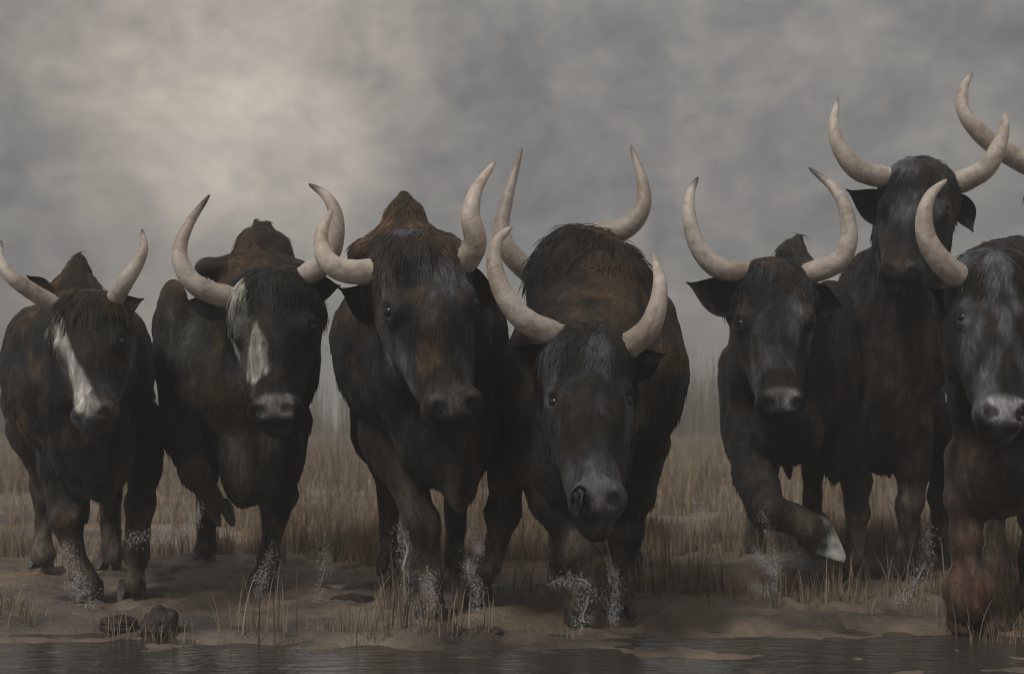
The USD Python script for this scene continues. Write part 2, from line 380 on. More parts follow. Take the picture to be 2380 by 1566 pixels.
    for s in (-1, 1):
        st = 0.16 * s + rng.uniform(-.1, .1); o = rump + sd * s * 0.15; fw = rng.uniform(-.16, .16)
        hip, stifle, hock = o + [0, 0, -.02], o - bk * .14 + sd * s * .03, o + bk * (.12 + fw * .5)
        stifle = np.array([*stifle[:2], 0.66]); hock = np.array([*hock[:2], 0.44]); fet = hock - bk * (.02 - fw * .4); fet = np.array([*fet[:2], 0.085])
        b.cone(hip, stifle, .19, .12, .06); b.cone(stifle, hock, .11, .055, .05); b.cone(hock, fet, .05, .042, .03); b.ball(fet, .048, None, .03)
        hind.append(fet)
    for s in (-1, 1):
        b.cut(H(s * .088, .90, .004), (.036 * L, .030 * L, .035 * L), R, .018)   # nostrils
        b.cut(H(s * .245, .345, -.095), .034 * L, None, .016)                       # eye sockets
    ph = rng.uniform(0, 50, 3)
    wob = lambda p: (meshkit.fbm(p * [11, 11, 6.5] + ph, 3, seed) - 0.5) * 0.042 * np.clip(np.linalg.norm(p - (P0 + P1) / 2, axis=1) / (L) * 1.0, 0.18, 1.0)
    m = b.mesh(d.get('h', 0.0108), wob)
    keep = trimesh.graph.connected_components(m.face_adjacency, min_len=200)
    if len(keep) > 1: m.update_faces(np.sort(max(keep, key=len))); m.remove_unreferenced_vertices()
    trimesh.smoothing.filter_taubin(m, iterations=4)
    v = np.array(m.vertices); nrm = np.array(m.vertex_normals)

    def tint(p, n):
        q = (p - P0) @ R.T / L; q[:, 0] /= W                                 # head frame
        head = np.clip(1.25 - np.maximum(np.abs(q[:, 0]) / .3, np.abs(q[:, 1] - .45) / .62) , 0, .35) / .35 * (q[:, 2] > -.55)
        n1 = meshkit.fbm(p * [5, 5, 3.2] + ph, 4, seed + 1); n2 = meshkit.fbm(p * [8, 8, 5] + ph + 9, 4, seed + 2); n3 = meshkit.fbm(p * [13, 13, 5] + ph + 5, 4, seed + 3)
        warm, cool = d.get('warm', .5), d.get('cool', .4)
        c = BLACK + (BROWN - BLACK) * np.clip((n1 - .38) * 4, 0, 1)[:, None] * min(1, warm * 1.6)
        c = c + (OCHRE - c) * (np.clip((n2 - .55) * 5, 0, .75) * warm)[:, None]
        c = c + (SLATE - c) * (np.clip((n3 - .5) * 5, 0, 1) * (head * .9 + .12) * cool)[:, None]
        low_ = np.clip((.52 - p[:, 2]) / .30, 0, 1) * np.clip((n3 - .30) * 3.2 + (.25 - p[:, 2]) * 1.2, 0, .9)
        c = c + (np.array([.150, .125, .100]) - c) * low_[:, None]                                # dried mud
        for (x, y, Yd, r, col, a) in d.get('patches', []):                   # flecks and flushes of the coat
            w = np.exp(-(np.linalg.norm((p - P(x, y, Yl + Yd)) * [1, .35, 1], axis=1) / (r / FPX * Yl)) ** 2) * np.clip((n3 - .3) * 4, 0, 1.2)
            c = c + (np.array(col) - c) * (np.clip(w, 0, 1) * a)[:, None]
        for (line, r, col, a) in d.get('blaze', []):
            dist = np.full(len(p), 9.0); line = np.array(line, float)
            for i in range(len(line) - 1):
                e = line[i + 1] - line[i]; t = np.clip(((q[:, :2] - line[i]) @ e) / (e @ e), 0, 1)
                dist = np.minimum(dist, np.linalg.norm(q[:, :2] - line[i] - t[:, None] * e, axis=1))
            w = np.clip((r * (.55 + .9 * n3) - dist) / (.03), 0, 1) * (q[:, 2] > -.42) * np.clip((n3 - .36) * 6, .14, 1) * a
            c = c + (np.array(col) - c) * w[:, None]
        mz = np.clip((.115 - np.abs(q[:, 0])) / .03, 0, 1) * np.clip((q[:, 1] - .79) / .04, 0, 1) * np.clip((.96 - q[:, 1]) / .03, 0, 1) * (q[:, 2] > -.16)
        c = c + (np.array(d.get('nose_col', (.17, .16, .155))) - c) * (mz * d.get('nose_a', .55) * np.clip((n3 - .25) * 4, .2, 1))[:, None]
        hole = np.clip(1.25 - np.linalg.norm((np.abs(q) - [.085, .90, .0]) / [.042, .034, .07], axis=1), 0, .3) / .3
        return c * (1 - .85 * hole)[:, None]

    root = thing('bull', label, 'bull', d.get('group'), (C[0], C[1], 0)); org = (C[0], C[1], 0)
    part('body', m, M['coat'], root, True, tint(v, nrm), org)
    for pts in d['horns']:
        k = len(pts); bow = [-(.07) * math.sin(math.pi * i / (k - 1)) for i in range(k)]
        path = [P(x, y, Yh + d.get('horn_dy', .06) + o) for (x, y), o in zip(pts, bow)]
        path[0] = path[0] - unit(path[1] - path[0]) * .04 + [0, .03, 0]
        hv, hf, t = horn_mesh(path, d['horn_r'] * .88 / FPX * Yh)
        nz = meshkit.fbm(hv * 9 + ph, 3, seed + 6)
        c0, c1, c2 = np.array(d.get('horn_col', (.66, .60, .55))), np.array([.36, .29, .23]), np.array([.10, .095, .09])
        col = c0 + (c1 - c0) * np.clip((nz - .42) * 4, 0, 1)[:, None] * .7; col = col + (c2 - col) * (np.clip((t - d.get('dark_tip', .84)) / .12, 0, 1))[:, None]
        part('horn', (hv, hf), M['horn'], root, True, col, org)
    for (bx, by), (tx, ty), w in d.get('ears', []):
        sgn = 1 if tx > bx else -1
        base = P(bx, by, Yh + .10); base = base - unit(P(tx, ty, Yh) - base) * .05; tip = P(tx, ty, Yh + d.get('ear_dy', .12))
        ev, ef = ear_mesh(base, tip, w / FPX * Yh, np.array([0.15 * sgn, -1, 0.1]))
        n1 = meshkit.fbm(ev * 16 + ph, 3, seed + 8)
        part('ear', (ev, ef), M['coat'], root, True, BLACK * 1.1 + (BROWN * 1.3 - BLACK) * np.clip((n1 - .4) * 4, 0, 1)[:, None] * d.get('warm', .5) * 1.6, org)
    for s in (-1, 1):
        e = trimesh.creation.icosphere(3, .033 * L); e.apply_translation(H(s * .214, .347, -.122)); part('eye', e, M['eye'], root, True, None, org)
    for leg in d['legs']:
        down = len(leg['pts'][-1]) == 2
        toe = np.array([rng.uniform(-.15, .15), -1, 0]) if down else unit(leg['dir'] + np.array(leg.get('toe', (0, -.5, 0))))
        sc = leg.get('hoof', 1.0); e = leg['end'] + ([0, -.03, -.025] if down else leg['dir'] * .05)
        hm = hoof_mesh(e, toe, .056 * sc)
        hc = None
        if leg.get('hoof_mat') == 'pale_hoof':
            tt = (hm.vertices - e) @ unit(toe) / (.056 * sc); nz = meshkit.fbm(np.array(hm.vertices) * 40, 3, 5) - .5
            hc = np.array([.045, .052, .046]) + np.clip((tt + 1.6 * nz - .15) / .9, 0, 1)[:, None] * np.array([.60, .60, .58])
        part('hoof', hm, M[leg.get('hoof_mat', 'hoof')], root, True, hc, org)
    for e in hind: part('hoof', hoof_mesh(e + [0, -.03, -.025], (0, -1, 0), .056), M['hoof'], root, True, None, org)
    t0 = rump + bk * .30 + [0, 0, .12]; tp = catmull([t0 - bk * .06, t0 + bk * .05 - [0, 0, .08], t0 + bk * .06 - [0, 0, .4], t0 + bk * .04 + sd * .04 - [0, 0, .72]], 18)
    part('tail', tube(tp, np.interp(np.linspace(0, 1, 18), [0, .3, .75, .9, 1], [.035, .022, .014, .04, .008]), 10), M['coat'], root, True, np.tile(BLACK, (18 * 10 + 2, 1)), org)

    # hair: short coat towards the viewer's side, longer on hump, poll, brisket and belly
    fc = m.triangles_center; fn = m.face_normals; q = (fc - P0) @ R.T / L; q[:, 0] /= W
    hd = (np.abs(q[:, 0]) < .32) & (q[:, 1] > -.12) & (q[:, 1] < 1.05) & (q[:, 2] > -.5)
    face = hd & (q[:, 1] > .22); pollz = hd & ~face
    upper = (~hd) & (fc[:, 2] > hump[2] - .35 * hr) & (np.linalg.norm((fc - hump)[:, :2], axis=1) < .5)
    low = (~hd) & (fn[:, 2] < -.15) & (fc[:, 2] > .42) & (fc[:, 1] < Yl + .3)
    wgt = m.area_faces * np.where(fn[:, 1] < .15, 1.0, .12) * np.where(fc[:, 1] < Yl + .5, 1, .25) * np.where(face, .5, 1) * np.where(hd & (q[:, 1] > .78), 0.0, 1) * np.where(upper | pollz, 2.6, 1) * np.where(low, 1.7, 1)
    n = d.get('hairs', 6500); pick = rng.choice(len(fc), n, p=wgt / wgt.sum())
    tri = m.triangles[pick]; uv = rng.dirichlet([1, 1, 1], n); root_p = (tri * uv[:, :, None]).sum(1); nn = fn[pick]
    flow = np.where(face[pick][:, None], A[None] + .12 * rng.normal(size=(n, 3)), np.array([0, .15, -1.0]) + .28 * rng.normal(size=(n, 3)))
    cl = meshkit.noise(root_p * 14 + ph, seed + 11)[:, None] - .5
    flow = flow + cl * 1.3 * np.array([1, 0, .2]); up = upper[pick]; po = pollz[pick]
    flow = flow - (flow * nn).sum(1, keepdims=True) * nn; flow /= np.linalg.norm(flow, axis=1, keepdims=True) + 1e-6
    ln = np.where(face[pick], .012, .020) * rng.uniform(.6, 1.35, n); ln = np.where(up, d.get('crown', .032) * rng.uniform(.5, 1.4, n), ln); ln = np.where(po, .036 * rng.uniform(.5, 1.5, n), ln); ln = np.where(low[pick], .034 * rng.uniform(.4, 1.3, n), ln)
    lift = np.where(up | po, .42, .22) * rng.uniform(.5, 1.4, n)
    k = 4; s = np.linspace(0, 1, k)
    pts = root_p[:, None] - nn[:, None] * .003 + ln[:, None, None] * (flow[:, None] * s[None, :, None] + nn[:, None] * (lift[:, None] * (s - .55 * s * s)[None])[:, :, None])
    pts[:, :, 2] -= (ln[:, None] * .25 * s[None] ** 2)
    curves('coat_hair', pts - np.array(org), np.array([.0032, .0029, .002, .0006]), M['hair'], root, tint(root_p, nn) * rng.uniform(.6, 1.5, (n, 1)))
    return root


def leg_down(pts, **kw): return dict(pts=pts, **kw)


bulls = []
bulls.append(('black bull at the far left with a white blaze down its face', dict(
    Yh=4.80, Yl=5.30, poll=(188, 690), muzzle=(214, 990), wide=1.05, yaw=3, hump=(184, 590, 30), hump_wide=.9, sink=.14, peak=[[(183, 592, 10), (181, 622, 30), (177, 668, 62)]],
    chest=[(180, 885, 166, 188), (212, 1020, 100, 128), (60, 840, 50, 120), (302, 845, 50, 125)], chest_dy=[-.1, .0, .0], dewlap=[(235, 1090, 70, -.1)],
    horns=[[(118, 706), (60, 668), (18, 635), (0, 600), (3, 560)], [(256, 706), (286, 664), (318, 615), (334, 575), (330, 533)]], horn_r=26, dark_tip=.86,
    ears=[((100, 668), (62, 640), 16), ((268, 720), (334, 694), 24)],
    legs=[dict(pts=[(118, 985, 5.35), (128, 1090, 5.3), (150, 1200, 5.27), (190, 1330, 5.3), (214, 1410)]), dict(pts=[(325, 980, 5.45), (332, 1090, 5.5), (326, 1170, 5.45), (318, 1290, 5.5), (312, 1408)])],
    warm=.75, cool=.5, blaze=[([(-.26, .03), (-.20, .2), (-.17, .42), (-.09, .62), (-.02, .84)], .085, (.56, .56, .53), .95)],
    patches=[(130, 660, .1, 50, OCHRE * 1.2, .7), (60, 960, -.1, 60, OCHRE, .6), (250, 960, -.4, 40, SLATE * 1.5, .6), (280, 1130, -.1, 50, OCHRE, .6)], nose_a=.2)))
bulls.append(('black bull with pale patch beside its eye and light grey nose, second from the left', dict(
    Yh=5.05, Yl=5.60, poll=(625, 635), muzzle=(636, 985), wide=1.12, yaw=2, hump=(612, 512, 30), hump_wide=1.15, sink=.10, peak=[[(588, 502, 5), (598, 522, 13)], [(618, 530, 20), (610, 590, 66), (600, 645, 95)]],
    chest=[(552, 880, 172, 186), (612, 1040, 96, 126), (404, 790, 46, 142), (702, 810, 44, 132), (590, 626, 134, 34)], chest_dy=[-.1, 0, 0, .05], dewlap=[(560, 1100, 80, -.1)],
    horns=[[(530, 688), (474, 674), (430, 632), (418, 580), (440, 520), (487, 453)], [(712, 636), (752, 612), (778, 560), (780, 500), (758, 455), (718, 428)]], horn_r=33, dark_tip=.82,
    ears=[((515, 715), (428, 700), 30), ((728, 672), (792, 664), 28)],
    legs=[dict(pts=[(425, 930, 5.6), (428, 1020, 5.45), (452, 1098, 5.3), (497, 1166, 5.36)], toe=(.15, -.1, -.6), knobs=[(2, .055)], r=[.10, .068, .048, .040], hoof=.9), dict(pts=[(668, 980, 5.6), (668, 1070, 5.6), (655, 1150, 5.55), (625, 1290, 5.6), (612, 1385)])],
    warm=.55, cool=.4, blaze=[([(-.24, .06), (-.22, .24), (-.15, .42), (-.10, .58)], .115, (.52, .52, .47), .95)],
    patches=[(400, 660, .0, 45, OCHRE, .8), (560, 980, -.3, 60, OCHRE * 1.3, .7), (600, 600, .1, 60, OCHRE, .4), (575, 1060, -.1, 60, (.16, .145, .125), .7), (420, 780, -.1, 50, (.11, .115, .10), .5)], nose_col=(.44, .42, .41), nose_a=.95)))
bulls.append(('tall grey-faced bull with brown hump and one drooping brown ear, third from the left', dict(
    Yh=4.35, Yl=4.90, poll=(985, 545), muzzle=(1070, 985), wide=1.0, yaw=16, hump=(940, 458, 40), hump_wide=1.3, sink=.10, peak=[[(934, 450, 6), (938, 466, 14), (940, 512, 54), (942, 570, 100)]],
    chest=[(982, 850, 190, 192), (1035, 1000, 122, 132), (860, 790, 90, 130), (1120, 820, 60, 170), (944, 590, 134, 52)], chest_dy=[-.12, 0, 0, .1], dewlap=[(1070, 1105, 80, -.2)],
    horns=[[(880, 628), (805, 630), (756, 598), (748, 540), (772, 487)], [(1080, 604), (1104, 566), (1094, 500), (1108, 440), (1150, 376)]], horn_r=38, dark_tip=.95, horn_col=(.70, .63, .55),
    ears=[((890, 722), (785, 668), 42), ((1098, 655), (1142, 800), 36)],
    legs=[dict(pts=[(900, 1010, 4.95), (945, 1110, 4.9), (985, 1215, 4.85), (1003, 1350, 4.88), (1000, 1452)], r=[.104, .068, .050, .036, .043]), dict(pts=[(1160, 960, 5.0), (1178, 1090, 4.98), (1172, 1190, 4.95), (1140, 1310, 5.0), (1112, 1428)])],
    warm=.7, cool=.75, patches=[(940, 540, .2, 110, OCHRE * 1.25, .8), (900, 830, -.5, 40, SLATE * 1.5, .5), (1050, 640, -.6, 45, SLATE * 2.0, .7), (940, 640, -.6, 55, (.13, .12, .11), .7), (1040, 870, -.7, 45, SLATE * 1.6, .6), (840, 710, -.2, 60, OCHRE, .5)], nose_a=.25)))
bulls.append(('black bull in the middle with head lowered and shaggy dark hump above its horns', dict(
    Yh=4.20, Yl=4.80, poll=(1368, 760), muzzle=(1396, 1205), wide=.80, yaw=2, nose=.26, nape=.2, neck=.72, crown=.062, hump=(1340, 530, 88), hump_wide=1.1,
    chest=[(1385, 870, 196, 200), (1350, 1070, 118, 104), (1240, 900, 70, 160), (1530, 850, 62, 170), (1376, 655, 128, 92)], chest_dy=[-.1, 0, 0, .0],
    horns=[[(1292, 776), (1228, 750), (1176, 692), (1150, 622), (1156, 562), (1190, 526)], [(1452, 808), (1500, 772), (1528, 712), (1533, 650), (1518, 588)]], horn_r=38, dark_tip=.95,
    ears=[((1272, 855), (1176, 804), 36), ((1468, 855), (1548, 822), 34)],
    legs=[dict(pts=[(1255, 1060, 4.8), (1290, 1170, 4.75), (1335, 1270, 4.72), (1350, 1370, 4.78), (1346, 1458)], r=[.104, .068, .050, .036, .043]), dict(pts=[(1492, 1030, 4.9), (1474, 1140, 4.88), (1456, 1240, 4.88), (1450, 1340, 4.92), (1444, 1440)])],
    warm=.55, cool=.5, patches=[(1400, 720, -.1, 90, OCHRE * 1.0, .75), (1190, 880, -.2, 40, OCHRE, .6), (1370, 1110, -.8, 40, SLATE * 1.6, .5), (1560, 830, -.1, 40, OCHRE, .5)], nose_a=.35)))
bulls.append(('hidden bull of which only two tall upright horns show above the shaggy middle bull', dict(
    Yh=6.75, Yl=7.25, poll=(1312, 592), muzzle=(1330, 800), wide=1.1, hump=(1325, 640, 60),
    chest=[(1330, 850, 130, 170)], horns=[[(1245, 640), (1192, 596), (1166, 540), (1180, 460), (1213, 345)], [(1378, 546), (1450, 532), (1492, 484), (1493, 420), (1466, 338)]], horn_r=34, dark_tip=.9,
    horn_col=(.52, .48, .44), ears=[], legs=[dict(pts=[(1290, 950, 7.3), (1290, 1050, 7.25), (1290, 1150, 7.2), (1290, 1230, 7.25), (1290, 1296)]), dict(pts=[(1385, 950, 7.3), (1385, 1050, 7.25), (1385, 1150, 7.2), (1385, 1230, 7.25), (1385, 1296)])], hairs=1200, h=.017)))
bulls.append(('black bull lifting a pale-tipped foreleg, with wide horns and left ear stuck out', dict(
    Yh=5.40, Yl=6.00, poll=(1803, 615), muzzle=(1822, 970), wide=1.0, yaw=-2, hump=(1855, 543, 30), hump_wide=1.3, sink=.10, peak=[[(1856, 552, 10), (1845, 590, 40)]], body_yaw=-1,
    chest=[(1830, 870, 132, 190), (1825, 1000, 85, 80), (1730, 850, 40, 170), (1930, 830, 70, 180)], chest_dy=[-.3, 0, .05], dewlap=[(1845, 1010, 60, -.2)],
    horns=[[(1728, 630), (1668, 622), (1622, 572), (1602, 505), (1604, 450), (1622, 412)], [(1882, 632), (1942, 612), (1972, 560), (1966, 490), (1938, 438), (1880, 390)]], horn_r=32, dark_tip=.84,
    ears=[((1712, 704), (1594, 656), 40), ((1893, 700), (1960, 712), 36)],
    legs=[dict(pts=[(1745, 990, 5.95), (1755, 1090, 5.75), (1778, 1185, 5.55), (1840, 1205, 5.6), (1880, 1222, 5.6)], toe=(.6, -.3, -.2), r=[.12, .085, .065, .058, .056], hoof=1.75, hoof_mat='pale_hoof'), dict(pts=[(1960, 1000, 6.15), (1988, 1110, 6.15), (1990, 1190, 6.15), (1980, 1290, 6.16), (1974, 1352)])],
    warm=.4, cool=.85, patches=[(1710, 830, -.6, 30, (.42, .33, .27), .7), (1735, 930, -.3, 30, OCHRE * 1.6, .6), (1860, 570, .1, 50, (.07, .06, .045), .6), (1750, 730, -.7, 40, SLATE * 1.7, .7), (1850, 740, -.7, 35, SLATE * 1.3, .7)], nose_col=(.34, .335, .345), nose_a=.9)))
bulls.append(('tallest bull with head held high above the others and left ear out', dict(
    Yh=5.75, Yl=6.25, poll=(2140, 375), muzzle=(2086, 655), wide=1.08, yaw=-20, hump=(2100, 560, 90), hump_wide=1.2, body_yaw=0,
    chest=[(2050, 850, 125, 250), (1990, 900, 90, 190), (2110, 760, 95, 200), (1960, 1010, 60, 90), (2030, 690, 78, 110)], chest_dy=[-.05, .05, -.1, .15], dewlap=[(1940, 1060, 60, -.2)],
    horns=[[(2054, 408), (1996, 396), (1955, 350), (1938, 295), (1947, 226)], [(2230, 424), (2286, 396), (2318, 346), (2333, 300), (2336, 260)]], horn_r=32, dark_tip=.9, horn_col=(.72, .66, .60),
    ears=[((2070, 500), (1966, 440), 36), ((2232, 475), (2262, 540), 26)],
    legs=[dict(pts=[(2120, 990, 6.2), (2120, 1090, 6.2), (2112, 1170, 6.2), (2104, 1270, 6.22), (2100, 1346)]), dict(pts=[(2180, 980, 6.5), (2185, 1080, 6.5), (2185, 1150, 6.5), (2185, 1240, 6.5), (2185, 1318)])],
    warm=.2, cool=.8, patches=[(2175, 800, -.2, 95, (.13, .088, .064), .9), (2170, 960, -.2, 95, (.15, .10, .07), 1.0), (2080, 500, -.5, 30, SLATE * 2.0, .8)], nose_a=.1)))
bulls.append(('bluish-faced bull cut off by the right edge, with one heavy reddish-brown foreleg', dict(
    Yh=4.40, Yl=4.90, poll=(2345, 590), muzzle=(2342, 1000), wide=.95, yaw=-2, hump=(2345, 552, 75), hump_wide=1.6, body_yaw=4,
    chest=[(2350, 900, 145, 240), (2320, 1110, 92, 95), (2270, 900, 50, 180)], chest_dy=[-.1, 0],
    horns=[[(2246, 648), (2196, 617), (2156, 560), (2148, 500), (2164, 452), (2200, 418)], [(2440, 645), (2490, 615), (2530, 560), (2535, 500), (2500, 420)]], horn_r=36, dark_tip=.97,
    ears=[((2256, 730), (2160, 670), 36), ((2436, 725), (2530, 670), 36)],
    legs=[dict(pts=[(2248, 1060, 4.92), (2244, 1170, 4.85), (2246, 1250, 4.82), (2250, 1330, 4.82), (2250, 1375, 4.80), (2250, 1457)], r=[.082, .066, .052, .052, .070], hoof=1.5, hoof_mat='red_hoof', knobs=[(4, .080)]), dict(pts=[(2420, 1080, 5.1), (2416, 1200, 5.1), (2408, 1300, 5.05), (2394, 1380, 5.0), (2388, 1440)])],
    warm=.5, cool=1.0, patches=[(2244, 1220, 0, 100, (.080, .048, .034), 1.0), (2250, 1385, 0, 130, (.080, .040, .029), 1.0), (2300, 790, -.8, 55, SLATE * 1.8, .8), (2230, 1050, 0, 60, (.11, .075, .05), .8)], nose_col=(.42, .42, .45), nose_a=.95)))
bulls.append(('bull mostly beyond the right edge, only one tall curved horn showing at the top', dict(
    Yh=6.60, Yl=7.10, poll=(2490, 385), muzzle=(2495, 620), wide=1.0, hump=(2500, 480, 70), body_yaw=2,
    chest=[(2510, 720, 120, 190)], horns=[[(2420, 392), (2340, 356), (2276, 308), (2239, 255), (2240, 205), (2260, 168)], [(2562, 392), (2640, 356), (2704, 308), (2740, 255), (2738, 168)]], horn_r=31, dark_tip=.9,
    ears=[((2425, 450), (2395, 480), 24)], legs=[dict(pts=[(2460, 900, 7.1), (2460, 1000, 7.1), (2460, 1120, 7.1), (2460, 1220, 7.1), (2460, 1300)]), dict(pts=[(2560, 900, 7.1), (2560, 1000, 7.1), (2560, 1120, 7.1), (2560, 1220, 7.1), (2560, 1300)])], hairs=1200, h=.017)))
for i, (lab, d) in enumerate(bulls): make_bull(lab, d, 100 + i * 17)

# ------------------------------------------------------------------ muddy ground, water, haze
def ground_z(x, y):
    p = np.stack([np.asarray(x, float), np.asarray(y, float), np.zeros_like(np.asarray(x, float))], -1)
    n = meshkit.fbm(p * [1.0, 2.1, 1] + 7.3, 4, 41) - .5; f = meshkit.fbm(p * [7, 9, 1], 3, 42) - .5
    near = np.clip((p[..., 1] - 4.1) / .9, 0, 1); near = near * near * (3 - 2 * near)
    far = np.clip((p[..., 1] - 7) / 6, 0, 1)
    z = .14 * n + .055 * f * (1 - .5 * far) - .054 * (1 - near)
    return z * np.clip(1.25 - np.abs(p[..., 1]) / 120, .1, 1) + .03 * far


_pr = np.random.default_rng(77); PRINTS = np.stack([_pr.uniform(-3.2, 3.2, 420), _pr.uniform(3.9, 8.5, 420), _pr.uniform(0, 6.28, 420), _pr.uniform(.7, 1.25, 420)], 1)


def prints(x, y):
    z = np.zeros_like(x)
    for px, py, a, sc in PRINTS:
        i = np.nonzero((np.abs(x - px) < .25) & (np.abs(y - py) < .25))
        u = (x[i] - px) / .055 / sc; w = (y[i] - py) / .07 / sc; r = np.sqrt(u * u + w * w)
        z[i] += -.030 * np.exp(-r ** 4) + .007 * np.exp(-((r - 1.45) / .35) ** 2)
    return z


gy = np.unique(np.concatenate([np.linspace(-120, -8, 26), np.linspace(-8, 3, 45), np.arange(3, 9, .028), 9 * (420 / 9) ** np.linspace(0, 1, 110)]))
gx = np.concatenate([-(6 * (330 / 6) ** np.linspace(1, 0, 50)), np.arange(-5.98, 5.99, .032), 6 * (330 / 6) ** np.linspace(0, 1, 50)])
X, Yg = np.meshgrid(gx, gy); Z = ground_z(X, Yg) + prints(X, Yg); nx_, ny_ = len(gx), len(gy)
ii = (np.arange(ny_ - 1)[:, None] * nx_ + np.arange(nx_ - 1)[None]).ravel()
gf = np.vstack([np.stack([ii, ii + 1, ii + nx_ + 1], 1), np.stack([ii, ii + nx_ + 1, ii + nx_], 1)])
M['mud'] = mat('mud', {
    "tc": ("geometry", {}), "mp": ("mapping", {"mapping_type": "point", "scale": (1.0, 1.0, 1.0)}),
    "n": ("noise_texture", {"scale": 1.3, "detail": 6.0, "roughness": 0.65, "distortion": 0.8}), "n2": ("noise_texture", {"scale": 0.95, "detail": 4.0, "roughness": 0.6}),
    "nf": ("noise_texture", {"scale": 14.0, "detail": 6.0, "roughness": 0.7}),
    "r": ("rgb_ramp", {"ramp": [(0.28, (0.10, 0.080, 0.064)), (0.42, (0.205, 0.165, 0.127)), (0.56, (0.285, 0.232, 0.178)), (0.75, (0.37, 0.325, 0.27))]}),
    "r2": ("rgb_ramp", {"ramp": [(0.36, (0.42, 0.46, 0.54)), (0.50, (0.9, 0.88, 0.86)), (0.62, (1.2, 1.1, 1.0))]}),
    "mul": ("mix_color", {"blend_type": "multiply", "fac": 1.0, "use_clamp": False}),
    "rr": ("map_range", {"from_min": 0.35, "from_max": 0.62, "to_min": 0.38, "to_max": 0.85, "clamp": True}),
    "add": ("math", {"math_type": "add"}), "b": ("bump", {"strength": 0.9, "distance": 0.035}), "p": ("principled_bsdf", {"specular_ior_level": 0.4})},
    [("tc.position", "mp.vector"), ("mp.vector", "n.vector"), ("mp.vector", "n2.vector"), ("mp.vector", "nf.vector"), ("n.fac", "r.fac"), ("n2.fac", "r2.fac"), ("r.color", "mul.a"), ("r2.color", "mul.b"), ("mul.result", "p.base_color"),
     ("n2.fac", "rr.value"), ("rr.result", "p.roughness"), ("n.fac", "add.value1"), ("nf.fac", "add.value2"), ("add.value", "b.height"), ("b.normal", "p.normal")])
g = part('ground', (np.stack([X, Yg, Z], -1).reshape(-1, 3), gf), M['mud']); tag(g, 'trampled brown mud under and around the bulls', None, None, 'structure')

M['water'] = mat('marsh_water', {
    "tc": ("geometry", {}), "mp": ("mapping", {"mapping_type": "point", "scale": (3.0, 9.0, 1.0)}), "n": ("noise_texture", {"scale": 2.2, "detail": 4.0, "roughness": 0.55, "distortion": 0.5}),
    "b": ("bump", {"strength": 0.35, "distance": 0.03}), "p": ("principled_bsdf", {"base_color": (0.045, 0.042, 0.038), "roughness": 0.12, "ior": 1.33, "specular_ior_level": 0.5})},
    [("tc.position", "mp.vector"), ("mp.vector", "n.vector"), ("n.fac", "b.height"), ("b.normal", "p.normal")])
wv = np.array([[-14, -6, -.026], [14, -6, -.026], [14, 10, -.026], [-14, 10, -.026]], float)
w = part('water', (wv, np.array([[0, 1, 2], [0, 2, 3]])), M['water'], smooth=False); tag(w, 'shallow dark marsh water lying in the mud in front of the bulls', None, None, 'structure')

M['haze'] = mat('haze_air', {"v": ("principled_volume", {"color": (0.97, 0.97, 0.97), "density": 0.0085, "anisotropy": 0.1})}, [], surface=None, volume="v.volume")
hz = trimesh.creation.box(bounds=[[-335, -125, -1.3], [335, 425, 3.6]]); hp = part('haze', hz, M['haze'], smooth=False); tag(hp, 'thin grey mist lying over the field', None, None, 'stuff')

# ------------------------------------------------------------------ dry grass, reeds
GR = np.random.default_rng(5)


def blades(n, h, spread, w, lean, seed, seg=4):
    r = np.random.default_rng(seed); V, F, T = [], [], []
    for _ in range(n):
        hh = h * r.uniform(.45, 1.0); a = r.uniform(0, 2 * np.pi); base = np.array([*(r.normal(size=2) * spread), -.03]); dr = np.array([math.cos(a), math.sin(a), 0]); side = np.array([-dr[1], dr[0], 0])
        bend = hh * lean * r.uniform(.1, 1.2); off = len(V); tone = r.uniform(0, 1)
        for i in range(seg + 1):
            t = i / seg; c = base + dr * bend * t * t + np.array([0, 0, hh * t * (1 - .25 * lean * t * t)]); ww = w * (1 - t ** 1.6) * .5 + .0004
            V += [c - side * ww, c + side * ww]; T += [tone, tone]
        for i in range(seg): F += [[off + 2 * i, off + 2 * i + 1, off + 2 * i + 3], [off + 2 * i, off + 2 * i + 3, off + 2 * i + 2]]
    return np.array(V), np.array(F), np.array(T)


def grass_mat(name, ramp):
    return mat(name, {"at": ("attribute", {"attribute": "tint"}), "oi": ("object_info", {}), "mx": ("mix_float", {"fac": 0.5}), "r": ("rgb_ramp", {"ramp": ramp}),
        "d": ("principled_bsdf", {"roughness": 0.7, "specular_ior_level": 0.2}), "t": ("translucent_bsdf", {}), "m": ("mix_closure", {"fac": 0.25})},
        [("at.fac", "mx.a"), ("oi.random", "mx.b"), ("mx.result", "r.fac"), ("r.color", "d.base_color"), ("r.color", "t.color"), ("d.BSDF", "m.closure1"), ("t.BSDF", "m.closure2")], surface="m.closure")


M['dry_grass'] = grass_mat('dry_grass', [(0.1, (0.10, 0.072, 0.052)), (0.4, (0.24, 0.18, 0.125)), (0.62, (0.36, 0.285, 0.20)), (0.8, (0.22, 0.205, 0.135)), (0.95, (0.50, 0.44, 0.34))])
M['reed'] = grass_mat('reed', [(0.1, (0.04, 0.05, 0.016)), (0.45, (0.17, 0.15, 0.085)), (0.7, (0.30, 0.26, 0.16)), (0.95, (0.06, 0.075, 0.025))])


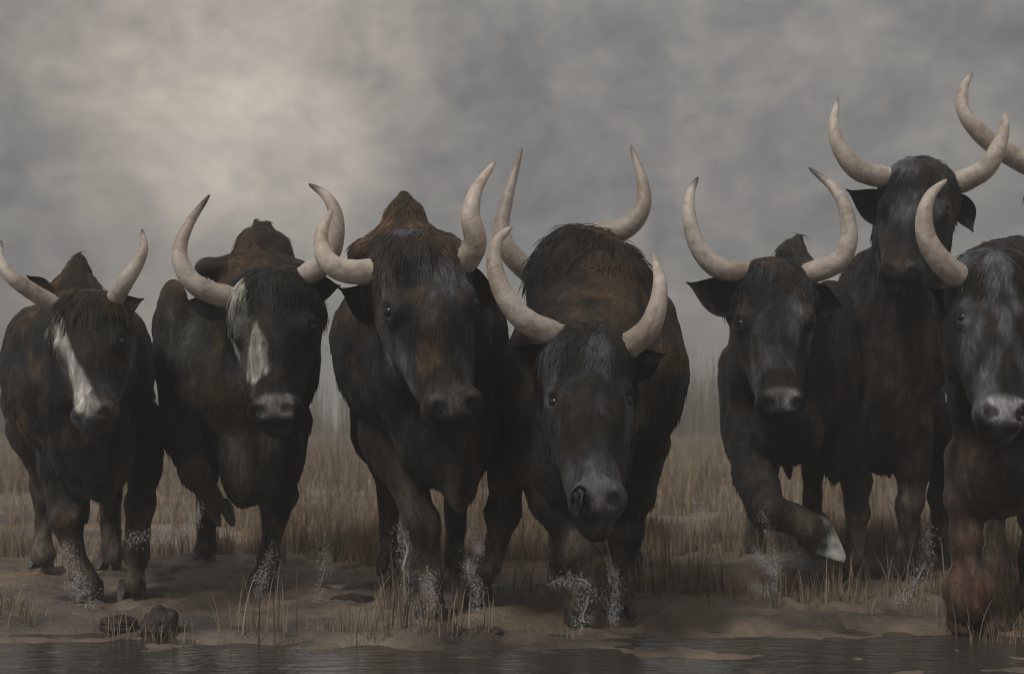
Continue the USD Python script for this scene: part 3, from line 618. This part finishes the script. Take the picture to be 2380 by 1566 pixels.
def scatter(name, protos, pos, scale, rot, label, material):
    pi = UsdGeom.PointInstancer.Define(stage, '/World/' + name); tg = []
    for i, (v, f, t) in enumerate(protos):
        m = usdkit.mesh(stage, f'/World/{name}/{name}_clump' + (f'_{i:03d}' if i else ''), (v, f), material)
        UsdGeom.PrimvarsAPI(m).CreatePrimvar('tint', Sdf.ValueTypeNames.Color3fArray, 'vertex').Set(Vt.Vec3fArray.FromNumpy(np.repeat(t[:, None], 3, 1).astype(np.float32)))
        tg.append(m.GetPath())
    pi.CreatePrototypesRel().SetTargets(tg)
    n = len(pos); pi.CreateProtoIndicesAttr(Vt.IntArray.FromNumpy((np.arange(n) % len(protos)).astype(np.int32)))
    pi.CreatePositionsAttr(Vt.Vec3fArray.FromNumpy(pos.astype(np.float32))); pi.CreateScalesAttr(Vt.Vec3fArray.FromNumpy(scale.astype(np.float32)))
    q = np.zeros((n, 4), np.float32); q[:, 0] = np.cos(rot / 2); q[:, 3] = np.sin(rot / 2)
    pi.CreateOrientationsAttr(Vt.QuathArray([Gf.Quath(float(a), 0, 0, float(b)) for a, b in zip(q[:, 0], q[:, 3])]))
    tag(pi, label, None, None, 'stuff')


def field(n, y0, y1, dens_seed, thr, wide=.42):
    u = GR.uniform(0, 1, n * 4); y = np.sqrt(y0 ** 2 + u * (y1 ** 2 - y0 ** 2)); x = GR.uniform(-1, 1, n * 4) * (wide * y + .5)
    d = meshkit.fbm(np.stack([x * .9, y * .8, y * 0], -1), 3, dens_seed); k = np.nonzero(d + GR.uniform(-.12, .12, n * 4) > thr)[0][:n]
    return x[k], y[k]


x1, y1 = field(4600, 4.6, 9.5, 61, .49); z1 = ground_z(x1, y1); k = z1 > -.05; x1, y1, z1 = x1[k], y1[k], z1[k]
x2, y2 = field(9000, 9.0, 44, 62, .42)
xx, yy = np.r_[x1, x2], np.r_[y1, y2]; sc = np.r_[GR.uniform(.35, 1.0, len(x1)), GR.uniform(.8, 2.2, len(x2))]
scatter('dry_grass', [blades(13, .24, .05, .0065, .45, 70 + i) for i in range(6)], np.stack([xx, yy, ground_z(xx, yy)], -1), np.stack([sc, sc, sc * GR.uniform(.7, 1.5, len(sc))], -1), GR.uniform(0, 6.28, len(sc)), 'short dry brown marsh grass growing in the trampled mud', M['dry_grass'])
n = 2600; yr = GR.uniform(41, 50, n); xr = GR.uniform(-1, 1, n) * 24
k = meshkit.fbm(np.stack([xr * .35, yr * .2, yr * 0], -1), 3, 65) + GR.uniform(-.1, .1, n) > .40; xr, yr = xr[k], yr[k]; n = len(xr)
hs = .65 + .7 * meshkit.fbm(np.stack([xr * .5, yr * .3, yr * 0], -1), 3, 66)
scatter('reed_bed', [blades(9, 3.0, .16, .034, .10, 90 + i) for i in range(5)], np.stack([xr, yr, yr * 0], -1), np.stack([hs ** .5, hs ** .5, hs * GR.uniform(.8, 1.15, n)], -1), GR.uniform(0, 6.28, n), 'greenish tan reeds standing in the mist behind the bulls', M['reed'])

# ------------------------------------------------------------------ splashing water and clods of mud
M['spray'] = mat('spray', {"d": ("principled_bsdf", {"base_color": (0.72, 0.72, 0.74), "roughness": 0.25, "specular_ior_level": 0.6}), "t": ("transparent_bsdf", {}), "tc": ("geometry", {}), "n": ("noise_texture", {"scale": 22.0, "detail": 3.0}),
    "r": ("map_range", {"from_min": 0.35, "from_max": 0.62, "to_min": 0.2, "to_max": 0.7, "clamp": True}), "m": ("mix_closure", {})},
    [("tc.position", "n.vector"), ("n.fac", "r.value"), ("r.result", "m.fac"), ("t.BSDF", "m.closure1"), ("d.BSDF", "m.closure2")], surface="m.closure")


BALL = trimesh.creation.icosphere(0, 1.0)


def splash(label, strands, Y, drops=30, seed=0):
    r = np.random.default_rng(seed); ms = []
    for pts, w in strands:
        p = catmull([P(x, y, Y + r.uniform(-.03, .03)) for x, y in pts], 26); t = np.linspace(0, 1, 26)
        p = p + (meshkit.fbm(p * 14, 3, seed) - .5)[:, None] * np.array([.03, .03, .02])
        width = w / FPX * Y * (np.sin(np.pi * np.clip(t * .92 + .05, 0, 1)) ** .5)
        for q in range(int(w * .16)):
            i0 = r.integers(0, 17); i1 = min(26, i0 + r.integers(5, 9)); sg = p[i0:i1]; off = r.normal(size=3) * [.55, .5, .1]
            sg = sg + off * width[i0:i1, None] + (meshkit.fbm(sg * 30 + q * 3.1, 2, seed + q)[:, None] - .5) * np.array([.022, .016, .008])
            tt = np.linspace(0, 1, i1 - i0); v, f = tube(sg, r.uniform(.0012, .0034) * np.sin(np.pi * (tt * .9 + .05)) * (.5 + meshkit.noise(sg * 60, seed + q)) + .0004, 5); ms.append(trimesh.Trimesh(v, f, process=False))
        for _ in range(int(drops * 60)):
            i0 = r.integers(26); c = p[i0] + r.normal(size=3) * [.007 + width[i0] * .8, .025, .016]; e = BALL.copy(); e.apply_scale(.0005 + .0015 * r.uniform() ** 3); e.apply_scale([1, 1, r.uniform(1, 1.8)]); e.apply_translation(c); ms.append(e)
    m = trimesh.util.concatenate(ms); c = P(*strands[0][0][0], Y)
    x = thing('water_splash', label, 'splash', 'water kicked up by the bulls', c); y = part('spray', m, M['spray'], x, True, None, c); tag(y, None, None, None, 'stuff')


splash('thin arc of water drops thrown up between the two leftmost bulls', [([(300, 1247), (350, 1245), (420, 1240), (455, 1215), (462, 1180)], 3.2)], 5.0, 26, 1)
splash('pale water streaming off the front leg of the leftmost bull', [([(170, 1340), (195, 1380), (225, 1425)], 13), ([(150, 1270), (165, 1310), (185, 1360)], 6)], 5.12, 14, 2)
splash('short white spurt at the planted hoof of the second bull from the left', [([(606, 1340), (604, 1365), (608, 1392)], 9), ([(628, 1280), (622, 1320), (614, 1350)], 8)], 5.38, 12, 3)
splash('broad pale sheet of spray left of the third bull\'s planted foreleg', [([(928, 1230), (940, 1300), (950, 1400), (958, 1462)], 15), ([(1000, 1330), (1008, 1400), (985, 1440)], 6)], 4.78, 22, 4)
splash('crooked white jet of water between the third and fourth bull from the left', [([(1090, 1218), (1112, 1255), (1114, 1285)], 7), ([(1090, 1300), (1098, 1335), (1106, 1380), (1105, 1425)], 6)], 4.75, 18, 5)
splash('thick white splash at the planted foot of the middle bull', [([(1285, 1352), (1320, 1348), (1345, 1352), (1362, 1385), (1355, 1430), (1347, 1462)], 15), ([(1420, 1320), (1430, 1380), (1425, 1440)], 6)], 4.66, 22, 6)
splash('forked white spray below the raised pale-tipped hoof', [([(1775, 1190), (1795, 1270), (1806, 1320), (1800, 1365), (1785, 1380)], 5), ([(1752, 1275), (1780, 1305), (1800, 1330)], 5), ([(1750, 1360), (1765, 1372), (1785, 1376)], 6)], 5.35, 20, 7)
splash('long curved white streak of water left of the reddish-brown foreleg', [([(2160, 1235), (2150, 1300), (2120, 1365), (2080, 1400)], 7)], 4.95, 14, 8)
splash('pale upright wisp of spray right of the second bull\'s planted hoof', [([(750, 1240), (752, 1310), (742, 1370), (738, 1410)], 9)], 5.3, 12, 9)


def clod(label, px, py, wpx, hpx, seed, col):
    c = ground_at(px, py); k = c[1] / FPX; e = trimesh.creation.icosphere(4, 1.0); v = np.array(e.vertices)
    v = v * (1 + .75 * (meshkit.fbm(v * 1.6 + seed, 4, seed) - .5))[:, None] * [wpx * k / 2, wpx * k / 2.4, hpx * k * .6]
    x = part('mud_clod', (v + c + [0, 0, .0], e.faces), M[col]); tag(x, label, 'clod')


M['dark_mud'] = mat('dark_mud', {"tc": ("geometry", {}), "n": ("noise_texture", {"scale": 25.0, "detail": 6.0, "roughness": 0.7}), "r": ("rgb_ramp", {"ramp": [(0.3, (0.016, 0.013, 0.012)), (0.7, (0.06, 0.043, 0.035))]}), "b": ("bump", {"strength": 0.8, "distance": 0.015}), "p": ("principled_bsdf", {"roughness": 0.55})},
    [("tc.position", "n.vector"), ("n.fac", "r.fac"), ("r.color", "p.base_color"), ("n.fac", "b.height"), ("b.normal", "p.normal")])
M['brown_mud'] = mat('brown_mud', {"tc": ("geometry", {}), "n": ("noise_texture", {"scale": 25.0, "detail": 6.0, "roughness": 0.7}), "r": ("rgb_ramp", {"ramp": [(0.3, (0.045, 0.03, 0.024)), (0.7, (0.12, 0.085, 0.06))]}), "b": ("bump", {"strength": 0.8, "distance": 0.015}), "p": ("principled_bsdf", {"roughness": 0.7})},
    [("tc.position", "n.vector"), ("n.fac", "r.fac"), ("r.color", "p.base_color"), ("n.fac", "b.height"), ("b.normal", "p.normal")])
clod('large near-black clod of mud below the gap between the two leftmost bulls', 370, 1462, 95, 85, 3, 'dark_mud')
clod('low dark reddish clod right of the second bull\'s hooves', 820, 1402, 110, 38, 9, 'dark_mud')
clod('flat black clod beside the leftmost bull\'s right hoof', 275, 1450, 90, 34, 14, 'dark_mud')
clod('flat brown leaf-shaped clod in front of the third bull from the left', 1130, 1472, 80, 26, 21, 'brown_mud')
